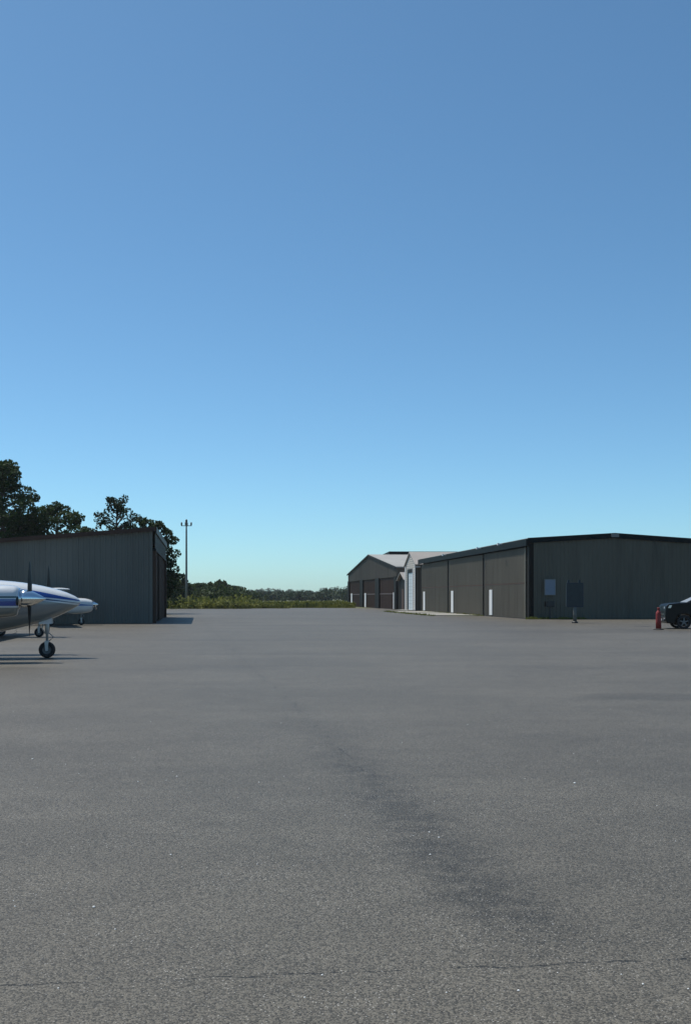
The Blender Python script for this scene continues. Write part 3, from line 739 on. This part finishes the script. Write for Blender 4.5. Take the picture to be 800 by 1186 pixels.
def twin():
    yaw = math.radians(8.2)
    t = thing('twin_aircraft', 'white and blue twin engine aircraft parked nose right before the grey hangar', 'aircraft', (-6.99, 28.52, 0), yaw)
    fs = [(0, 1.475, 1.465, .006, 2), (-.035, 1.54, 1.40, .07, 2), (-.13, 1.615, 1.33, .15, 2), (-.38, 1.73, 1.19, .29, 2.1), (-.86, 1.87, .98, .43, 2.2), (-1.5, 1.985, .80, .53, 2.3), (-2.2, 2.05, .67, .60, 2.4), (-2.9, 2.10, .62, .64, 2.5), (-3.6, 2.46, .62, .65, 2.5), (-4.4, 2.62, .72, .66, 2.5), (-6, 2.58, .76, .64, 2.4), (-7.4, 2.28, .98, .48, 2.2), (-9.0, 1.98, 1.30, .22, 2), (-10.0, 1.80, 1.48, .05, 2)]
    lf = Loft(fs)
    pm = paint('twin fuselage paint', WHITE, [(1.50, -.20, -.028, .075, BLUE), (1.43, -.15, -.025, .026, DBLUE)] + [(.15, -.17, -.025, 1.22, (.21, .225, .225))])  # wide grey band paints the shade of the lower fuselage into the colour
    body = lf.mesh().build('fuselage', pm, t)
    lf.patch(-2.98, -3.62, .35, PI-.35, .008).build('windshield', M['glass_dark'], t)
    for a0, a1 in ((.22, .62), (PI-.62, PI-.22)):
        for x0, x1 in ((-3.75, -4.45), (-4.6, -5.3), (-5.45, -6.1)): lf.patch(x0, x1, a0, a1, .008).build('window', M['glass_dark'], t)
    nm = paint('twin nacelle paint', WHITE, [(1.475, .004, 0, .085, BLUE), (.69, .004, 0, .66, (.19, .20, .19)), (1.605, .004, 0, .022, GREEN)])  # wide grey band is painted shade under the nacelle's blue stripe
    for sy in (-1, 1):
        cy = 1.85*sy
        ns = [(-1.27, 1.78, 1.30, .26, 2.0), (-1.33, 1.86, 1.16, .36, 2.3), (-1.6, 1.895, 1.10, .41, 2.5), (-2.3, 1.91, 1.06, .43, 2.5), (-3.4, 1.86, 1.04, .42, 2.4), (-4.6, 1.60, 1.02, .34, 2.2), (-5.6, 1.30, 1.02, .14, 2), (-6.0, 1.18, 1.06, .02, 2)]
        nl = Loft(ns, cy)
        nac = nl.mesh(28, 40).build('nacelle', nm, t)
        MB().lathe([(.265, -1.31), (.275, -1.262), (.20, -1.262)], (0, cy, 1.55), 'x', 24, False).build('cowl_ring', M['chrome'], nac)
        for q in (-1, 1): MB().rings([[(-1.262, cy+q*.30+.05*math.cos(b_)*.9, 1.50+.10*math.sin(b_)) for b_ in [2*PI*i/12 for i in range(12)]], [(-1.34, cy+q*.30+.05*math.cos(b_)*.9, 1.50+.10*math.sin(b_)) for b_ in [2*PI*i/12 for i in range(12)]]]).build('air_intake', M['black'], nac)
        prop(t, -1.04, cy, 1.56, .93, (.05 if sy < 0 else -.07), .40, .22, M['chrome'])
        wing([(.45*sy, -3.15, 1.95, .98, .28), (1.85*sy, -3.2, 1.8, 1.08, .26), (5.4*sy, -3.45, 1.15, 1.42, .14), (5.6*sy, -3.6, .8, 1.45, .06)]).build('wing', pm if False else M['plane_white'], t)
        MB().lathe([(.05, 1.0), (.05, .45), (.035, .44), (.035, .26)], (-4.05, cy, 0), n=10).build('main_leg', M['gear'], t)
        MB().box((-4.5, cy-.20*sy-.012, .62), (-3.7, cy-.20*sy+.012, 1.06)).build('gear_door', M['plane_white'], t)
        wheel(t, -4.05, cy+.12*sy, .29, .29, .18)
        wing([(0.02*sy, -8.6, 1.25, 1.75, .12), (2.5*sy, -8.95, .75, 1.78, .07)]).build('tailplane', M['plane_white'], t)
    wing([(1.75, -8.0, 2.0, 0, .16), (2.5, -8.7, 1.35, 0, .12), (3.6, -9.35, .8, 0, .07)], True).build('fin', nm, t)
    nose_leg(t, -.86, 1.10, .215)
    for sy in (-1, 1): MB().hexa([(-.72, sy*.16, .90), (-1.05, sy*.16, .89), (-1.05, sy*.175, .89), (-.72, sy*.175, .90), (-.72, sy*.12, 1.06), (-1.05, sy*.12, 1.02), (-1.05, sy*.135, 1.02), (-.72, sy*.135, 1.06)]).build('nose_gear_door', M['plane_white'], t)
    MB().tube([(-1.62, -.18, .86), (-1.62, -.18, .66), (-1.74, -.18, .64)], .008, 5).build('pitot_tube', M['gear'], t)
    return t
M['plane_white'] = mat('aircraft white', WHITE, .3, 0, .06, 2, coat=.5)
twin()

def single(name, label, loc, yaw, high, stripes):
    t = thing(name, label, 'aircraft', loc, yaw, 'single engine aircraft parked behind the twin')
    fs = [(-.30, 1.34, .92, .26, 2.0), (-.36, 1.42, .78, .40, 2.4), (-.7, 1.52, .68, .47, 2.5), (-1.5, 1.60, .62, .53, 2.5), (-2.0, 1.95 if high else 1.75, .62, .55, 2.6), (-2.5, 2.08 if high else 2.05, .62, .56, 2.6), (-3.8, 2.02 if high else 1.98, .68, .53, 2.5), (-5.0, 1.62, .86, .34, 2.2), (-7.0, 1.42, 1.16, .12, 2), (-7.3, 1.38, 1.2, .05, 2)]
    lf = Loft(fs); pm = paint(name + ' paint', WHITE, stripes)
    lf.mesh(28, 50).build('fuselage', pm, t)
    lf.patch(-1.55, -2.05, .35, PI-.35, .008).build('windshield', M['glass_dark'], t)
    for a0, a1 in ((.15, .6), (PI-.6, PI-.15)):
        for x0, x1 in ((-2.15, -2.85), (-2.95, -3.6)): lf.patch(x0, x1, a0, a1, .008).build('window', M['glass_dark'], t)
    prop(t, -.20, 0, 1.18, .92, 1.2, .22, .17, M['chrome'])
    for sy in (-1, 1):
        if high: wing([(.2*sy, -1.9, 1.6, 1.99, .24), (3.0*sy, -1.9, 1.6, 2.0, .22), (5.3*sy, -2.0, 1.15, 2.0, .15), (5.45*sy, -2.15, .8, 2.0, .06)]).build('wing', M['plane_white'], t)
        else: wing([(.4*sy, -1.9, 1.65, .80, .24), (4.6*sy, -1.9, 1.5, 1.15, .18), (4.75*sy, -2.1, 1.0, 1.17, .06)]).build('wing', M['plane_white'], t)
        if high: MB().tube([(-2.4, .5*sy, .75), (-2.5, 2.6*sy, 1.92)], .03, 6).build('wing_strut', M['plane_white'], t)
        MB().tube([(-2.7, .35*sy, .72), (-2.7, 1.2*sy, .24)], .035, 6).build('main_leg', M['gear'], t)
        wheel(t, -2.7, 1.24*sy, .20, .20, .14)
        wing([(0, -6.3, .95, 1.30, .09), (1.7*sy, -6.5, .65, 1.30, .05)]).build('tailplane', M['plane_white'], t)
    wing([(1.3, -5.6, 1.7, 0, .12), (1.9, -6.3, 1.1, 0, .09), (2.6, -6.8, .65, 0, .05)], True).build('fin', pm, t)
    nose_leg(t, -.95, .85, .19, .13)
    return t
single('light_aircraft', 'small aircraft farthest back whose spinner shows past the twin nose', (X_at(114, 62), 62, 0), math.radians(19), True, [(1.12, -.03, 0, .06, BLUE)])
single('light_aircraft', 'small aircraft hidden behind the twin with only its nose wheel showing', (-12.2+.93, 43.2, 0), math.radians(6), False, [(1.05, -.02, 0, .05, DBLUE)])

# ------------------------------------------------------------------ black car at the right edge
car = thing('parked_car', 'black car parked nose left at the right edge beside the red post', 'car', (X_at(787, 54.9), 54.9, 0), math.radians(175))
cw = .93; wr = .345; wb = 2.85
def arch(cx, r, n=12): return [(cx + r*math.cos(PI*k/n), max(.0, .345 + r*math.sin(PI*k/n))) for k in range(n+1)]
# side profile (x forward, front axle at x = 0)
prof = [(.84, .28), (.90, .45), (.92, .62), (.91, .92), (.88, 1.14), (.76, 1.25), (.35, 1.30), (-.25, 1.33), (-3.2, 1.33), (-3.75, 1.24), (-3.82, .8), (-3.78, .34)]
low = [(-wb - .44, .28)] + [(a, b_) for a, b_ in arch(-wb, .42)][::-1] + [(-wb + .44, .24), (-.44, .24)] + arch(0, .42)[::-1] + [(.44, .26)]
pp = prof + low
bd = MB(); bd.prism(pp, 'y', -cw, cw)
body = bd.build('body', M['car_black'], car, .05)
ghp = [(-.10, 1.31), (-1.0, 1.74), (-1.2, 1.78), (-3.0, 1.76), (-3.55, 1.30)]
g = MB(); n = len(ghp)
vs = [(x_, -(cw-.10 - (z_-1.28)*.38), z_) for x_, z_ in ghp] + [(x_, (cw-.10 - (z_-1.28)*.38), z_) for x_, z_ in ghp]
g.add(vs, [tuple(range(n)), tuple(range(n, 2*n))[::-1]] + [(i, (i+1) % n, n+(i+1) % n, n+i) for i in range(n)])
cab = g.build('cabin', M['car_black'], car, .04)
def yc(z): return cw-.10 - (z-1.28)*.38
dx, dz = .45, .85
nrm = Vector((.45, 0, .85)).normalized()*.008
ws = MB().add([Vector((x_, y_, z_)) + nrm for x_, y_, z_ in ((-.15, -yc(1.33)+.07, 1.334), (-.15, yc(1.33)-.07, 1.334), (-.92, yc(1.69)-.06, 1.702), (-.92, -yc(1.69)+.06, 1.702))], [(0,1,2,3)]); ws.build('windshield', mat('pale windshield', (.27, .28, .285), .25, 0, .08, 3), cab)  # opaque pale grey pane, nothing modelled behind it
for sy in (-1, 1):
    sw = MB()
    for a0, a1, b0, b1 in ((-.62, -1.2, -1.5, -1.5), (-1.58, -1.58, -2.55, -2.55), (-2.63, -2.63, -3.3, -2.98)):
        sw.add([(a0, sy*(yc(1.36)+.006), 1.36), (b0, sy*(yc(1.36)+.006), 1.36), (b1, sy*(yc(1.68)+.006), 1.68), (a1, sy*(yc(1.68)+.006), 1.68)], [(0,1,2,3)])
    sw.build('side_window', M['glass_dark'], cab)
    mr_ = MB().box((-.55, sy*(cw-.02), 1.25), (-.35, sy*(cw+.18), 1.41)).build('mirror', M['car_black'], car, .03)
    hl = MB().hexa([(.915, sy*.50, 1.02), (.80, sy*.938, 1.05), (.66, sy*.938, 1.05), (.84, sy*.50, 1.02), (.90, sy*.50, 1.12), (.72, sy*.938, 1.19), (.60, sy*.938, 1.19), (.80, sy*.50, 1.12)]).build('headlight', M['lens'], car)
    MB().lathe([(.05, .905), (.08, .924), (.08, .94)], (0, sy*.68, .48), 'x', 14).build('fog_lamp', M['lens'], car)
    for x0 in (0, -wb):
        ty = MB().lathe([(wr*.66, .10), (wr*.66, -.10), (wr*.9, -.115), (wr, -.08), (wr, .08), (wr*.9, .115), (wr*.66, .10)], (x0, sy*(cw-.11), wr), 'y', 30, False).build('tyre', M['rubber'], car)
        rm = MB(); rm.lathe([(wr*.64, -.09), (wr*.66, .09)], (x0, sy*(cw-.11), wr), 'y', 30, False)
        rm.lathe([(.05, -.02), (.05, .085)], (x0, sy*(cw-.11), wr), 'y', 12) if sy > 0 else rm.lathe([(.05, -.085), (.05, .02)], (x0, sy*(cw-.11), wr), 'y', 12)
        for k in range(5):
            a = 2*PI*k/5 + .3; ca, sa = math.cos(a), math.sin(a)
            yy = sy*(cw-.11+.07)
            q = [(x0 + u*ca - v*sa, wr + u*sa + v*ca) for u, v in ((.04, -.035), (wr*.65, -.022), (wr*.65, .022), (.04, .035))]
            rm.prism(q, 'y', yy-.015, yy+.015)
        rm.build('rim', mat('alloy', (.16, .16, .165), .4, .7), ty)
        MB().lathe([(.02, -.012), (wr*.6, -.012), (wr*.6, .012), (.02, .012)], (x0, sy*(cw-.16), wr), 'y', 20).build('brake_disc', M['black'], ty)
gr = MB()
gr.box((.905, -.55, .70), (.95, .55, .76))
gr.build('grille', M['chrome'], car)
MB().box((.90, -.52, .56), (.925, .52, .69)).build('grille_mesh', M['black'], car)
MB().box((.88, -.80, .40), (.965, .80, .50)).build('bumper', mat('black plastic', (.02, .02, .021), .6), car, .02)
MB().box((.966, -.26, .405), (.978, .26, .51)).build('number_plate', M['white_paint'], car)

# red delineator post
rp = thing('delineator_post', 'plain red plastic traffic post on a flat rubber base', 'traffic post', (X_at(762, 52.6), 52.6, 0))
MB().lathe([(.27, .004), (.27, .03), (.20, .055), (.15, .06)], n=8).build('base', M['rubber'], rp)
MB().lathe([(.135, .061), (.13, .40), (.125, .78), (.11, .88), (.06, .93), (.05, 1.02), (.07, 1.04), (.07, 1.08), (.02, 1.09)], n=20).build('post', M['red_plastic'], rp)

# ------------------------------------------------------------------ haze
def haze():
    m = bpy.data.materials.new('haze'); m.use_nodes = True; nt = m.node_tree
    nt.nodes.remove(nt.nodes['Principled BSDF'])
    v = nt.nodes.new('ShaderNodeVolumePrincipled'); v.inputs['Color'].default_value = (.86, .91, .97, 1)
    v.inputs['Density'].default_value = HAZE; v.inputs['Anisotropy'].default_value = .2
    nt.links.new(v.outputs[0], nt.nodes['Material Output'].inputs['Volume'])
    o = MB().box((-1480, -380, -1), (1480, 1480, 26)).build('haze', m); tag(o, 'thin blue summer haze', None, None, 'stuff')
HAZE = .00011
if HAZE: haze()

# ------------------------------------------------------------------ light
EL, AZ = math.radians(64), math.atan2(-.82, .57)
wd = bpy.data.worlds.new('World'); scene.world = wd; wd.use_nodes = True
nt = wd.node_tree; bg = nt.nodes['Background']
sky = nt.nodes.new('ShaderNodeTexSky'); sky.sky_type = 'NISHITA'; sky.sun_disc = False
sky.sun_elevation = EL; sky.sun_rotation = AZ; sky.altitude = 0; sky.air_density = .7; sky.dust_density = .5; sky.ozone_density = 6.0
wb = nt.nodes.new('ShaderNodeMix'); wb.data_type = 'RGBA'; wb.blend_type = 'MULTIPLY'; wb.inputs[0].default_value = 1; wb.inputs[7].default_value = (.835, 1.085, 1.02, 1)
nt.links.new(sky.outputs[0], wb.inputs[6]); nt.links.new(wb.outputs[2], bg.inputs['Color']); bg.inputs['Strength'].default_value = .134
ts = Vector((math.sin(AZ)*math.cos(EL), math.cos(AZ)*math.cos(EL), math.sin(EL)))
sl = bpy.data.lights.new('sun', 'SUN'); sl.energy = 5.0; sl.angle = math.radians(.53); sl.color = (1, .95, .88)
so = bpy.data.objects.new('sun', sl); C.objects.link(so); so.rotation_euler = (-ts).to_track_quat('-Z', 'Y').to_euler(); so.location = (0, 0, 60)

# ------------------------------------------------------------------ camera
cd = bpy.data.cameras.new('camera'); cam = bpy.data.objects.new('camera', cd); C.objects.link(cam); scene.camera = cam
cam.location = (0, 0, CH); cam.rotation_euler = (PI/2, 0, 0)
cd.sensor_fit = 'VERTICAL'; cd.sensor_height = 36; cd.lens = F/1186*36; cd.shift_y = (HY - 593)/1186
cd.clip_start = .1; cd.clip_end = 5000
vs_ = scene.view_settings; vs_.view_transform = 'Standard'; vs_.look = 'None'; vs_.exposure = 0; vs_.gamma = 1; vs_.use_curve_mapping = False
scene.render.film_transparent = False
scene.cycles.volume_step_rate = 10; scene.cycles.volume_bounces = 0
scene.cycles.use_denoising = True
